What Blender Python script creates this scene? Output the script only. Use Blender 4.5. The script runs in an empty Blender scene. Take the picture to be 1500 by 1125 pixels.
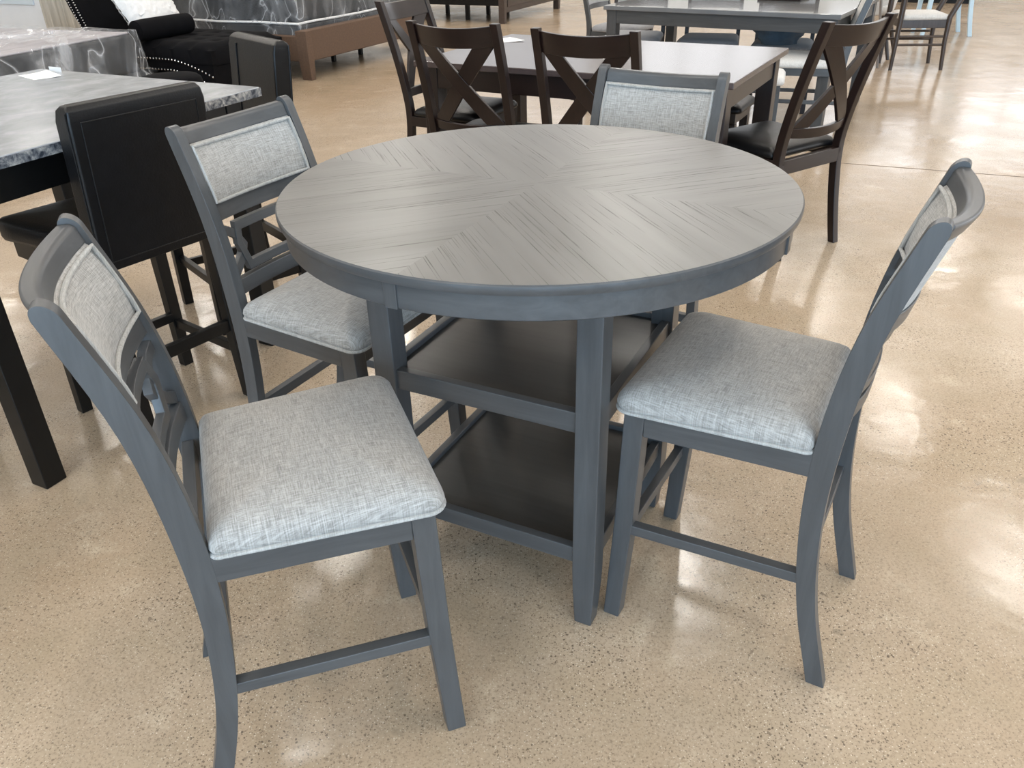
import bpy, bmesh, math, random
from mathutils import Vector, Matrix
random.seed(7)
PI = math.pi
scene = bpy.context.scene
COL = scene.collection
R = math.radians

# ------------------------------------------------------------------ helpers
def BM(): return bmesh.new()

def loft(bm, secs, cap=True, loop=False):
    rows = [[bm.verts.new(p) for p in s] for s in secs]
    n = len(rows[0])
    rng = range(len(rows)) if loop else range(len(rows) - 1)
    for i in rng:
        a, b = rows[i], rows[(i + 1) % len(rows)]
        for j in range(n):
            k = (j + 1) % n
            bm.faces.new((a[j], a[k], b[k], b[j]))
    if cap and not loop:
        bm.faces.new(rows[0][::-1]); bm.faces.new(rows[-1])
    return rows

def box(bm, x0, x1, y0, y1, z0, z1):
    loft(bm, [[(x0, y0, z), (x1, y0, z), (x1, y1, z), (x0, y1, z)] for z in (z0, z1)])

def bar(bm, p, q, w, h, up=(0, 0, 1)):
    p, q = Vector(p), Vector(q); d = (q - p).normalized()
    s = d.cross(Vector(up)).normalized(); u = s.cross(d)
    loft(bm, [[c + s * a * w / 2 + u * b * h / 2 for a, b in ((-1, -1), (1, -1), (1, 1), (-1, 1))] for c in (p, q)])

def tube(bm, pts, rad, n=10, closed=False, flat=1.0):
    pts = [Vector(p) for p in pts]; secs = []; m = len(pts); prev = None
    for i, p in enumerate(pts):
        a = pts[(i - 1) % m] if (closed or i) else p
        b = pts[(i + 1) % m] if (closed or i < m - 1) else p
        d = (b - a).normalized()
        if prev is None:
            s = d.cross(Vector((0, 0, 1)))
            if s.length < .1: s = d.cross(Vector((1, 0, 0)))
        else:
            s = prev - d * prev.dot(d)
        s.normalize(); prev = s; u = s.cross(d)
        r = rad[i] if isinstance(rad, (list, tuple)) else rad
        secs.append([p + s * r * math.cos(t) + u * r * flat * math.sin(t) for t in [2 * PI * k / n for k in range(n)]])
    loft(bm, secs, cap=not closed, loop=closed)

def lathe(bm, prof, n=48, c=(0, 0)):
    secs = []
    for i in range(n):
        a = 2 * PI * i / n
        secs.append([(c[0] + r * math.cos(a), c[1] + r * math.sin(a), z) for r, z in prof])
    m = len(prof)
    rows = [[bm.verts.new(p) for p in s] for s in secs]
    for i in range(n):
        a, b = rows[i], rows[(i + 1) % n]
        for j in range(m - 1):
            bm.faces.new((a[j], b[j], b[j + 1], a[j + 1]))
    return rows

def obj(name, bm, mat, parent=None, bevel=0.0, seg=2, sharp=35, subd=0):
    bmesh.ops.recalc_face_normals(bm, faces=bm.faces)
    me = bpy.data.meshes.new(name); bm.to_mesh(me); bm.free()
    me.polygons.foreach_set('use_smooth', [True] * len(me.polygons))
    try: me.set_sharp_from_angle(angle=R(sharp))
    except Exception: pass
    me.materials.append(mat)
    o = bpy.data.objects.new(name, me); COL.objects.link(o)
    if parent: o.parent = parent
    if bevel:
        b = o.modifiers.new('bevel', 'BEVEL'); b.width = bevel; b.segments = seg; b.limit_method = 'ANGLE'; b.angle_limit = R(32)
        w = o.modifiers.new('wn', 'WEIGHTED_NORMAL'); w.keep_sharp = False
    if subd:
        s = o.modifiers.new('sub', 'SUBSURF'); s.levels = subd; s.render_levels = subd
    return o

def tag(o, label, cat, group=None, kind=None):
    o['label'] = label; o['category'] = cat
    if group: o['group'] = group
    if kind: o['kind'] = kind
    return o

def thing(name, label, cat, loc=(0, 0, 0), yaw=0, group=None):
    o = bpy.data.objects.new(name, None); COL.objects.link(o)
    o.empty_display_size = .1
    o.location = loc; o.rotation_euler = (0, 0, R(yaw))
    return tag(o, label, cat, group)

def dup(root, loc, yaw, label, group=None):
    r = root.copy(); COL.objects.link(r); r.location = loc; r.rotation_euler = (0, 0, R(yaw)); r['label'] = label
    if group: r['group'] = group
    for ch in list(root.children):
        c = ch.copy(); COL.objects.link(c); c.parent = r
        for g in list(ch.children):
            d = g.copy(); COL.objects.link(d); d.parent = c
    return r

def struct(name, bm, mat, **k):
    o = obj(name, bm, mat, **k); o['kind'] = 'structure'; return o

# ------------------------------------------------------------------ materials
def newmat(name):
    m = bpy.data.materials.new(name); m.use_nodes = True
    nt = m.node_tree; b = nt.nodes['Principled BSDF']
    return m, nt, b
def N(nt, t, **k):
    n = nt.nodes.new(t)
    for a, v in k.items(): setattr(n, a, v)
    return n
def ramp(nt, src, stops):
    r = N(nt, 'ShaderNodeValToRGB'); cr = r.color_ramp
    while len(cr.elements) > 1: cr.elements.remove(cr.elements[0])
    cr.elements[0].position = stops[0][0]; cr.elements[0].color = (*stops[0][1], 1) if len(stops[0][1]) == 3 else stops[0][1]
    for p, c in stops[1:]:
        e = cr.elements.new(p); e.color = (*c, 1) if len(c) == 3 else c
    nt.links.new(src, r.inputs[0]); return r.outputs[0]
def coords(nt, scale=(1, 1, 1), rot=(0, 0, 0), kind='Object'):
    tc = N(nt, 'ShaderNodeTexCoord'); mp = N(nt, 'ShaderNodeMapping')
    mp.inputs['Scale'].default_value = scale; mp.inputs['Rotation'].default_value = rot
    nt.links.new(tc.outputs[kind], mp.inputs[0]); return mp.outputs[0]
def noise(nt, vec, sc, det=4, rough=.55, dist=0):
    n = N(nt, 'ShaderNodeTexNoise'); n.inputs['Scale'].default_value = sc; n.inputs['Detail'].default_value = det
    n.inputs['Roughness'].default_value = rough; n.inputs['Distortion'].default_value = dist
    if vec is not None: nt.links.new(vec, n.inputs['Vector'])
    return n.outputs['Fac']
def bump(nt, b, h, strength=.2, dist=.002):
    bp = N(nt, 'ShaderNodeBump'); bp.inputs['Strength'].default_value = strength; bp.inputs['Distance'].default_value = dist
    nt.links.new(h, bp.inputs['Height']); nt.links.new(bp.outputs[0], b.inputs['Normal'])
def mixc(nt, fac, a, b, mode='MIX'):
    m = N(nt, 'ShaderNodeMix', data_type='RGBA', blend_type=mode)
    for s, v in ((m.inputs['Factor'], fac), (m.inputs[6], a), (m.inputs[7], b)):
        if isinstance(v, (int, float)): s.default_value = v
        elif isinstance(v, tuple): s.default_value = (*v, 1) if len(v) == 3 else v
        else: nt.links.new(v, s)
    return m.outputs[2]
def math_(nt, op, a, b=0.0):
    m = N(nt, 'ShaderNodeMath', operation=op)
    for i, v in enumerate((a, b)):
        if isinstance(v, (int, float)): m.inputs[i].default_value = v
        else: nt.links.new(v, m.inputs[i])
    return m.outputs[0]

def simple(name, col, rough=.5, var=.15, sc=8, stretch=(1, 1, 1), spec=.5, metal=0, bmp=0, coat=0):
    m, nt, b = newmat(name)
    v = coords(nt, stretch); f = noise(nt, v, sc)
    d = tuple(c * (1 - var) for c in col); l = tuple(min(1, c * (1 + var)) for c in col)
    nt.links.new(ramp(nt, f, [(.3, d), (.7, l)]), b.inputs['Base Color'])
    b.inputs['Roughness'].default_value = rough; b.inputs['Metallic'].default_value = metal
    b.inputs['Specular IOR Level'].default_value = spec; b.inputs['Coat Weight'].default_value = coat
    if bmp: bump(nt, b, noise(nt, v, sc * 6), bmp, .002)
    return m

def wood(name, dark, light, rough=.38, axis='Z', sc=1.0, coat=0):
    m, nt, b = newmat(name)
    st = {'Z': (14, 14, 1.1), 'X': (1.1, 14, 14), 'Y': (14, 1.1, 14)}[axis]
    v = coords(nt, tuple(s * sc for s in st))
    f1 = noise(nt, v, 3, 6, .65, .6); f2 = noise(nt, coords(nt, (2, 2, 2)), 2.2, 3)
    c = ramp(nt, f1, [(.28, dark), (.72, light)])
    c = mixc(nt, math_(nt, 'MULTIPLY', f2, .45), c, tuple(x * .7 for x in dark))
    nt.links.new(c, b.inputs['Base Color']); b.inputs['Roughness'].default_value = rough
    b.inputs['Coat Weight'].default_value = coat; b.inputs['Coat Roughness'].default_value = .12
    bump(nt, b, f1, .12, .0008)
    return m

def fabric(name, a, bcol, sc=1250, rough=.95, ax='xy'):
    m, nt, b = newmat(name)
    k = .045; e = {'x': (1, k, k), 'y': (k, 1, k), 'z': (k, k, 1)}
    tc0 = coords(nt)
    def thread(axis, other, scl):
        # threads vary quickly across one axis and slowly along the other; no variation in depth
        v = [0.0, 0.0, 0.0]; v['xyz'.index(axis)] = scl; v['xyz'.index(other)] = scl * k
        return noise(nt, coords(nt, tuple(v)), 1, 2, .6)
    f1 = thread(ax[0], ax[1], sc); f2 = thread(ax[1], ax[0], sc)
    f3 = thread(ax[0], ax[1], sc * .33); f4 = thread(ax[1], ax[0], sc * .33)
    s = math_(nt, 'ADD', math_(nt, 'MULTIPLY', math_(nt, 'ADD', f1, f2), .30), math_(nt, 'MULTIPLY', math_(nt, 'ADD', f3, f4), .20))
    c = ramp(nt, s, [(.42, a), (.5, tuple((x + y) / 2 for x, y in zip(a, bcol))), (.58, bcol)])
    nt.links.new(c, b.inputs['Base Color']); b.inputs['Roughness'].default_value = rough
    b.inputs['Sheen Weight'].default_value = .25; b.inputs['Sheen Roughness'].default_value = .5
    b.inputs['Specular IOR Level'].default_value = .2
    bump(nt, b, s, .5, .0012)
    return m

def mat_floor():
    m, nt, b = newmat('polished_concrete')
    v = coords(nt)
    big = noise(nt, v, .9, 5, .6, .4); mid = noise(nt, v, 5, 5, .65)
    fine = noise(nt, v, 150, 5, .75)
    c = ramp(nt, big, [(.3, (.405, .295, .192)), (.5, (.485, .370, .258)), (.7, (.545, .438, .325))])
    c = mixc(nt, ramp(nt, mid, [(.42, (0, 0, 0)), (.62, (.55, .55, .55))]), c, (.43, .335, .225))
    c = mixc(nt, ramp(nt, mid, [(.30, (.45, .45, .45)), (.42, (0, 0, 0))]), c, (.66, .55, .40))
    c = mixc(nt, ramp(nt, fine, [(.38, (.6, .6, .6)), (.5, (0, 0, 0))]), c, (.27, .20, .135))
    # small sand grains
    for sc_, thr, col, amt, reg in ((190, .20, (.80, .70, .55), .7, .46), (210, .24, (.13, .095, .065), .85, .44), (105, .21, (.10, .072, .05), .85, .48), (44, .13, (.13, .095, .068), .8, .55), (19, .11, (.27, .215, .15), .8, .56), (8, .085, (.30, .245, .175), .7, .58)):
        vo = N(nt, 'ShaderNodeTexVoronoi'); vo.inputs['Scale'].default_value = sc_
        # warp so that grains are irregular
        wv = N(nt, 'ShaderNodeVectorMath', operation='ADD'); nz = N(nt, 'ShaderNodeTexNoise'); nz.inputs['Scale'].default_value = sc_ * 1.3
        nt.links.new(v, nz.inputs['Vector'])
        sc2 = N(nt, 'ShaderNodeVectorMath', operation='SCALE'); sc2.inputs['Scale'].default_value = .9 / sc_
        nt.links.new(nz.outputs['Color'], sc2.inputs[0]); nt.links.new(v, wv.inputs[0]); nt.links.new(sc2.outputs[0], wv.inputs[1])
        nt.links.new(wv.outputs[0], vo.inputs['Vector'])
        mask = ramp(nt, vo.outputs['Distance'], [(thr, (1, 1, 1)), (thr + .10, (0, 0, 0))])
        area = ramp(nt, noise(nt, v, 2.3, 3, .6), [(reg - .1, (.3, .3, .3)), (reg + .12, (1, 1, 1))])
        rnd = N(nt, 'ShaderNodeSeparateColor'); nt.links.new(vo.outputs['Color'], rnd.inputs[0])
        sel = ramp(nt, rnd.outputs[0], [(.5 if sc_ > 60 else .66, (0, 0, 0)), (.62 if sc_ > 60 else .74, (1, 1, 1))])
        f = math_(nt, 'MULTIPLY', math_(nt, 'MULTIPLY', mask, area), math_(nt, 'MULTIPLY', sel, amt))
        c = mixc(nt, f, c, col)
    nt.links.new(c, b.inputs['Base Color'])
    r = ramp(nt, noise(nt, v, 1.7, 4, .6), [(.35, (.13, .13, .13)), (.7, (.26, .26, .26))])
    nt.links.new(r, b.inputs['Roughness']); b.inputs['Specular IOR Level'].default_value = .5
    lo = noise(nt, coords(nt, (1, 1, 1)), 7, 3, .5)
    bump(nt, b, lo, .22, .010)
    return m

def mat_tabletop():
    m, nt, b = newmat('grey_chevron_veneer')
    tc = N(nt, 'ShaderNodeTexCoord'); sp = N(nt, 'ShaderNodeSeparateXYZ'); mp = N(nt, 'ShaderNodeMapping')
    mp.inputs['Rotation'].default_value = (0, 0, R(-45))
    nt.links.new(tc.outputs['Object'], mp.inputs[0]); nt.links.new(mp.outputs[0], sp.inputs[0])
    x, y = sp.outputs[0], sp.outputs[1]
    ax = math_(nt, 'ABSOLUTE', x); ay = math_(nt, 'ABSOLUTE', y)
    q = math_(nt, 'GREATER_THAN', ax, ay)
    inv = math_(nt, 'SUBTRACT', 1.0, q)
    across = math_(nt, 'ADD', math_(nt, 'MULTIPLY', y, q), math_(nt, 'MULTIPLY', x, inv))
    along = math_(nt, 'ADD', math_(nt, 'MULTIPLY', x, q), math_(nt, 'MULTIPLY', y, inv))
    cb = N(nt, 'ShaderNodeCombineXYZ'); nt.links.new(math_(nt, 'MULTIPLY', across, 165.0), cb.inputs[0]); nt.links.new(math_(nt, 'MULTIPLY', along, 1.3), cb.inputs[1])
    nt.links.new(math_(nt, 'MULTIPLY', q, 7.3), cb.inputs[2])
    f = noise(nt, cb.outputs[0], 1.6, 3, .5, .1)
    cb2 = N(nt, 'ShaderNodeCombineXYZ'); nt.links.new(math_(nt, 'MULTIPLY', across, 14.0), cb2.inputs[0]); nt.links.new(math_(nt, 'MULTIPLY', along, 1.2), cb2.inputs[1]); nt.links.new(q, cb2.inputs[2])
    g = noise(nt, cb2.outputs[0], 1.2, 3, .5)
    # fine broken pores
    cb3 = N(nt, 'ShaderNodeCombineXYZ'); nt.links.new(math_(nt, 'MULTIPLY', across, 420.0), cb3.inputs[0]); nt.links.new(math_(nt, 'MULTIPLY', along, 16.0), cb3.inputs[1]); nt.links.new(q, cb3.inputs[2])
    h = noise(nt, cb3.outputs[0], 1.0, 2, .5)
    base = ramp(nt, g, [(.3, (.130, .125, .116)), (.7, (.182, .175, .164))])
    lines = ramp(nt, f, [(.355, (1, 1, 1)), (.40, (0, 0, 0))])
    lm = math_(nt, 'MULTIPLY', lines, ramp(nt, h, [(.35, (1, 1, 1)), (.6, (.25, .25, .25))]))
    c = mixc(nt, lm, base, (.045, .042, .036))
    nt.links.new(c, b.inputs['Base Color'])
    nt.links.new(ramp(nt, lm, [(0, (.33, .33, .33)), (1, (.5, .5, .5))]), b.inputs['Roughness'])
    b.inputs['Specular IOR Level'].default_value = .6
    bump(nt, b, math_(nt, 'SUBTRACT', 1.0, lm), .12, .0003)
    return m

def mat_plastic(name, amt=.35):
    m, nt, b = newmat(name)
    out = nt.nodes['Material Output']
    f = noise(nt, coords(nt, (1, 1, .5)), 2.2, 5, .62, 1.2)
    g = noise(nt, coords(nt, (1.6, 1.6, .9)), 1.5, 2, .5, .9)
    wr = math_(nt, 'ABSOLUTE', math_(nt, 'SUBTRACT', g, .5))   # ridged folds
    fac = mixc(nt, ramp(nt, wr, [(.0, (.8, .8, .8)), (.006, (.25, .25, .25)), (.022, (0, 0, 0))]), ramp(nt, f, [(.42, (.03, .03, .03)), (.56, (amt * .4,) * 3), (.70, (amt * 1.3,) * 3)]), (.6, .6, .6))
    tr = N(nt, 'ShaderNodeBsdfTransparent'); mix = N(nt, 'ShaderNodeMixShader')
    b.inputs['Base Color'].default_value = (.8, .82, .85, 1); b.inputs['Roughness'].default_value = .12
    b.inputs['Specular IOR Level'].default_value = .8
    bump(nt, b, f, .7, .03)
    nt.links.new(fac, mix.inputs[0]); nt.links.new(tr.outputs[0], mix.inputs[1]); nt.links.new(b.outputs[0], mix.inputs[2])
    nt.links.new(mix.outputs[0], out.inputs['Surface'])
    return m

def mat_marble():
    m, nt, b = newmat('grey_marble_tiles')
    v = coords(nt, (1, 1, 1))
    f = noise(nt, coords(nt, (2.0, 3.0, 1)), 4, 7, .62, .5); g = noise(nt, v, 3, 3)
    c = ramp(nt, f, [(.30, (.24, .255, .27)), (.5, (.32, .335, .35)), (.70, (.44, .455, .47))])
    br = N(nt, 'ShaderNodeTexBrick'); br.inputs['Scale'].default_value = 1; br.offset = 0.5
    br.inputs['Brick Width'].default_value = .30; br.inputs['Row Height'].default_value = .15; br.inputs['Mortar Size'].default_value = .0006
    br.inputs['Color1'].default_value = (.9, .9, .9, 1); br.inputs['Color2'].default_value = (1.0, 1.0, 1.0, 1); br.inputs['Mortar'].default_value = (.8, .8, .8, 1)
    nt.links.new(v, br.inputs['Vector'])
    c = mixc(nt, 1.0, c, br.outputs['Color'], 'MULTIPLY')
    nt.links.new(c, b.inputs['Base Color']); b.inputs['Roughness'].default_value = .22
    return m
def mat_marble_edge():
    m, nt, b = newmat('dark_marble_edge')
    v = coords(nt); f = noise(nt, v, 38, 5, .65, .4)
    c = ramp(nt, f, [(.38, (.03, .035, .045)), (.5, (.15, .155, .165)), (.6, (.34, .33, .31)), (.7, (.6, .58, .54))])
    nt.links.new(c, b.inputs['Base Color']); b.inputs['Roughness'].default_value = .25
    return m

M = {}
M['floor'] = mat_floor()
M['top'] = mat_tabletop()
GD, GL = (.059, .060, .061), (.096, .098, .100)
for a in 'XYZ': M['grey' + a] = wood('grey_painted_wood_' + a.lower(), GD, GL, .34, a)
M['shelf'] = wood('dark_grey_shelf_veneer', (.050, .046, .041), (.075, .069, .061), .30, 'X', .8)
M['linen'] = fabric('grey_linen', (.235, .222, .20), (.50, .475, .44))
M['linen_back'] = fabric('pale_grey_linen', (.25, .238, .215), (.54, .515, .48), 1250, ax='yz')
M['piping'] = fabric('linen_piping', (.30, .29, .265), (.50, .485, .455))
for a in 'XYZ': M['esp' + a] = wood('espresso_wood_' + a.lower(), (.009, .0045, .0038), (.022, .010, .008), .3, a, coat=.0)
M['esptop'] = wood('espresso_table_top', (.060, .042, .040), (.10, .076, .072), .24, 'X', .5, coat=.05)
M['blackleather'] = simple('black_leather', (.004, .004, .0045), .36, .25, 30, spec=.35, bmp=.25)
M['blackwood'] = simple('black_wood', (.003, .003, .003), .38, .2, 20, spec=.35)
M['marble'] = mat_marble(); M['marble_edge'] = mat_marble_edge()
M['plastic'] = mat_plastic('clear_plastic_wrap', .32)
M['plastic_heavy'] = mat_plastic('clouded_plastic_wrap', .42)
M['mattress_dark'] = simple('charcoal_mattress_side', (.035, .036, .038), .8, .2, 6)
M['mattress_top'] = simple('pale_mattress_top', (.38, .36, .38), .6, .2, 3, (1, 6, 1))
M['brown'] = simple('brown_upholstery', (.120, .072, .046), .75, .12, 60, bmp=.2)
M['velvet'] = simple('black_velvet', (.0035, .0035, .0045), .9, .3, 10)
M['velvet'].node_tree.nodes['Principled BSDF'].inputs['Specular IOR Level'].default_value = .12
M['nail'] = simple('silver_nailhead', (.85, .85, .85), .25, .05, 5, metal=1)
M['fur'] = simple('white_fur', (.85, .84, .82), 1.0, .05, 40, bmp=.6)
M['white'] = simple('white_paint', (.78, .80, .82), .45, .03, 3)
M['bluewhite'] = simple('pale_blue_white_panel', (.62, .70, .76), .4, .03, 3)
M['beige'] = simple('beige_sheeting', (.55, .50, .42), .7, .18, 3, (10, 10, .4))
M['cream'] = simple('cream_paint', (.75, .70, .58), .5, .05, 4)
M['paper'] = simple('white_paper', (.88, .88, .87), .6, .02, 3)
M['dkbrown'] = wood('grey_brown_bed_wood', (.055, .038, .030), (.095, .068, .054), .4, 'X')
M['walnut'] = wood('dark_walnut_wood', (.040, .028, .022), (.085, .062, .05), .35, 'Z')
M['seatgrey'] = fabric('mid_grey_seat_fabric', (.26, .26, .27), (.42, .42, .43))
M['seatlight'] = fabric('cream_seat_fabric', (.55, .53, .50), (.76, .74, .70))
M['paleblue'] = simple('pale_blue_paint', (.55, .72, .84), .4, .05, 5)
M['blueplastic'] = simple('blue_grey_fabric', (.035, .075, .12), .5, .5, 8)
M['wall'] = simple('white_wall', (.72, .72, .70), .8, .03, 2)
M['ceil'] = simple('white_ceiling', (.84, .84, .84), .85, .03, 2)
M['metal'] = simple('grey_metal', (.35, .35, .36), .35, .05, 5, metal=.8)
M['rubber'] = simple('dark_rubber', (.02, .018, .016), .7, .1, 10)
def emis(name, col, s):
    m, nt, b = newmat(name); b.inputs['Base Color'].default_value = (*col, 1)
    b.inputs['Emission Color'].default_value = (*col, 1); b.inputs['Emission Strength'].default_value = s
    return m
M['lamp'] = emis('lamp_diffuser', (1, .96, .9), 6)

# ------------------------------------------------------------------ room
bm = BM(); box(bm, -15, 15, -6, 20, -.1, 0); floor = struct('floor', bm, M['floor'])
bm = BM(); box(bm, -15, 15, -6, 20, 5.1, 5.2); struct('ceiling', bm, M['ceil'])
def wall_with_openings(name, horiz, pos, a0, a1, openings, h=5.1, t=.2):
    # horiz True: wall along x at y=pos ; openings (u0,u1,z0,z1)
    bm = BM()
    def bx(u0, u1, z0, z1):
        if u1 - u0 < 1e-4 or z1 - z0 < 1e-4: return
        if horiz: box(bm, u0, u1, pos - t / 2, pos + t / 2, z0, z1)
        else: box(bm, pos - t / 2, pos + t / 2, u0, u1, z0, z1)
    u = a0
    for (u0, u1, z0, z1) in sorted(openings):
        bx(u, u0, 0, h); bx(u0, u1, 0, z0); bx(u0, u1, z1, h); u = u1
    bx(u, a1, 0, h)
    return struct(name, bm, M['wall'])
WB = [(-1.5, 2.0, 2.8, 4.6), (3.0, 6.2, 2.8, 4.6), (7.2, 10.3, 2.6, 4.6), (10.7, 13.9, 2.6, 4.6)]
WF = [(-7.0, -2.6, .2, 2.9), (-2.2, 2.2, .2, 2.9), (2.6, 7.0, .2, 2.9)]
WR = [(2.0, 6.0, 1.5, 3.6), (7.0, 12.0, 1.5, 3.6)]
wall_with_openings('wall_back', True, 19.9, -15, 15, WB)
wall_with_openings('wall_front', True, -5.9, -15, 15, WF)
wall_with_openings('wall_right', False, 14.9, -6, 20, WR)
wall_with_openings('wall_left', False, -14.9, -6, 20, [])
wn = 0
def window(horiz, pos, o, nv, nh, col, energy, inward):
    global wn
    wn += 1
    u0, u1, z0, z1 = o; bm = BM(); t = .07
    def bx(a, b, c, d):
        if horiz: box(bm, a, b, pos - .04, pos + .04, c, d)
        else: box(bm, pos - .04, pos + .04, a, b, c, d)
    bx(u0, u0 + t, z0, z1); bx(u1 - t, u1, z0, z1); bx(u0 + t, u1 - t, z0, z0 + t); bx(u0 + t, u1 - t, z1 - t, z1)
    for i in range(1, nv): c = u0 + (u1 - u0) * i / nv; bx(c - .03, c + .03, z0 + t, z1 - t)
    for i in range(1, nh): c = z0 + (z1 - z0) * i / nh; bx(u0 + t, u1 - t, c - .03, c + .03)
    struct('window_%d' % wn, bm, M['white'])
    L = bpy.data.lights.new('daylight', 'AREA'); L.shape = 'RECTANGLE'; L.size = u1 - u0; L.size_y = z1 - z0; L.energy = energy; L.color = col
    o_ = bpy.data.objects.new('daylight', L); COL.objects.link(o_)
    c = ((u0 + u1) / 2, (z0 + z1) / 2)
    off = .12 * -inward
    if horiz: o_.location = (c[0], pos + off, c[1]); o_.rotation_euler = (R(90) if inward > 0 else R(-90), 0, 0) if False else (R(-90) * (-1 if inward > 0 else 1), 0, 0)
    else: o_.location = (pos + off, c[0], c[1]); o_.rotation_euler = (R(90), 0, R(90) if inward < 0 else R(-90))
SKY = (.80, .90, 1.0)
for o, rad in zip(WB, (1.9, 4.5, 3.8, 3.6)): window(True, 19.9, o, 3, 4, (.97, .98, 1.0), rad * PI * (o[1] - o[0]) * (o[3] - o[2]), -1)
for o in WF: window(True, -5.9, o, 3, 2, (.50, .74, 1.0), 380, 1)
for o in WR: window(False, 14.9, o, 3, 3, (.95, .97, 1.0), 230, -1)
# ceiling lamps: rows of long strip fixtures
for ix, cx in enumerate((-9, -5.4, -1.8, 1.8, 5.4, 9)):
    for iy, cy in enumerate((-2.5, 0.6, 3.7, 6.8, 9.9, 13.0, 16.0)):
        t = thing('ceiling_light', 'long white strip light fixed under the ceiling above the sales floor', 'ceiling light', (cx, cy, 4.98), 0, 'strip lights under the ceiling')
        bm = BM(); box(bm, -.09, .09, -.75, .75, .05, .12); obj('housing', bm, M['white'], t, .01)
        bm = BM(); box(bm, -.07, .07, -.73, .73, .0, .05); obj('diffuser', bm, M['lamp'], t, .01)
        L = bpy.data.lights.new('strip_lamp', 'AREA'); L.shape = 'RECTANGLE'; L.size = .14; L.size_y = 1.46; L.energy = 36; L.color = (1, .955, .89)
        o_ = bpy.data.objects.new('strip_lamp', L); COL.objects.link(o_); o_.location = (cx, cy, 4.97)
w = bpy.data.worlds.new('world'); scene.world = w; w.use_nodes = True
w.node_tree.nodes['Background'].inputs[0].default_value = (.75, .86, 1, 1); w.node_tree.nodes['Background'].inputs[1].default_value = .6

# saw-cut joint in the floor slab
bm = BM(); bar(bm, (2.065 - 1.2, 4.933 + .56, .0008), (2.948 + 3.2, 4.581 - 1.3, .0008), .0035, .0016); struct('trim_1', bm, simple('joint_filler', (.20, .15, .11), .6))

# ------------------------------------------------------------------ grey counter chair
KZ = [0, .2, .4, .6, .8, 1.0]; KX = [-.2279, -.1793, -.1558, -.1575, -.1880, -.2530]; KW = [.0361, .0364, .0393, .0440, .0400, .0335]
def interp(z, K):
    # Catmull-Rom through the knots
    n = len(KZ); t = z / .2; i = max(0, min(n - 2, int(t))); f = t - i
    p = [K[max(0, min(n - 1, j))] for j in (i - 1, i, i + 1, i + 2)]
    if i == 0: p[0] = 2 * p[1] - p[2]
    if i == n - 2: p[3] = 2 * p[2] - p[1]
    return .5 * (2 * p[1] + (p[2] - p[0]) * f + (2 * p[0] - 5 * p[1] + 4 * p[2] - p[3]) * f * f + (3 * p[1] - p[0] - 3 * p[2] + p[3]) * f ** 3)
xF = lambda z: interp(z, KX)
wP = lambda z: interp(z, KW)

def post_bm(s, yo, th, zt):
    bm = BM(); secs = []
    zs = [zt * .0 + (zt - .02) * i / 26 for i in range(27)]
    for z in zs: secs.append((xF(z), xF(z) - wP(z), z))
    r = wP(zt) / 2
    for k in range(1, 7):
        a = PI / 2 * k / 6.3; z = zt - .02 + .02 * math.sin(a); c = xF(z) - r
        secs.append((c + r * math.cos(a), c - r * math.cos(a), z))
    loft(bm, [[(f, s * yo, z), (b, s * yo, z), (b, s * (yo - th), z), (f, s * (yo - th), z)] for f, b, z in secs])
    return bm

SAG = .30
def bow(y, hw, amt): return amt * max(0, 1 - (y / hw) ** 2)
def curved_rail(bm, hw, z0, z1, d0, d1, amt, n=18, roll=0):
    secs = []
    for i in range(n + 1):
        y = -hw + 2 * hw * i / n; b = bow(y, hw, amt)
        pr = [(z0, d1), (z0, d0), (z1 - roll, d0), (z1, d0 + roll), (z1, d1 + roll * .2), (z1 - roll, d1 + roll)] if roll else [(z0, d1), (z0, d0), (z1, d0), (z1, d1)]
        secs.append([(xF(z) - d - b, y, z - SAG * b) for z, d in pr])
    loft(bm, secs)
def strip(bm, pts, w, d0, d1, hw, amt, closed=False, sub=5):
    # polyline of width w in the (y,z) plane of the curved back
    P = [Vector(p) for p in pts]; n = len(P); LR = []
    for i in range(n):
        a = P[(i - 1) % n] if (closed or i) else None; b = P[(i + 1) % n] if (closed or i < n - 1) else None
        d1_ = (P[i] - a).normalized() if a is not None else None; d2_ = (b - P[i]).normalized() if b is not None else None
        d = ((d1_ or d2_) + (d2_ or d1_)).normalized(); nn = Vector((-d.y, d.x))
        c = nn.dot(Vector((-(d1_ or d2_).y, (d1_ or d2_).x)))
        LR.append((P[i] + nn * w / 2 / max(c, .5), P[i] - nn * w / 2 / max(c, .5)))
    secs = []
    m = n if closed else n - 1
    for i in range(m):
        for k in range(sub):
            t = k / sub; secs.append((LR[i][0].lerp(LR[(i + 1) % n][0], t), LR[i][1].lerp(LR[(i + 1) % n][1], t)))
    if not closed: secs.append(LR[-1])
    f = lambda p, d: (xF(p.y) - d - bow(p.x, hw, amt), p.x, p.y - SAG * bow(p.x, hw, amt))
    loft(bm, [[f(l, d0), f(r, d0), f(r, d1), f(l, d1)] for l, r in secs], loop=closed)

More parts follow.
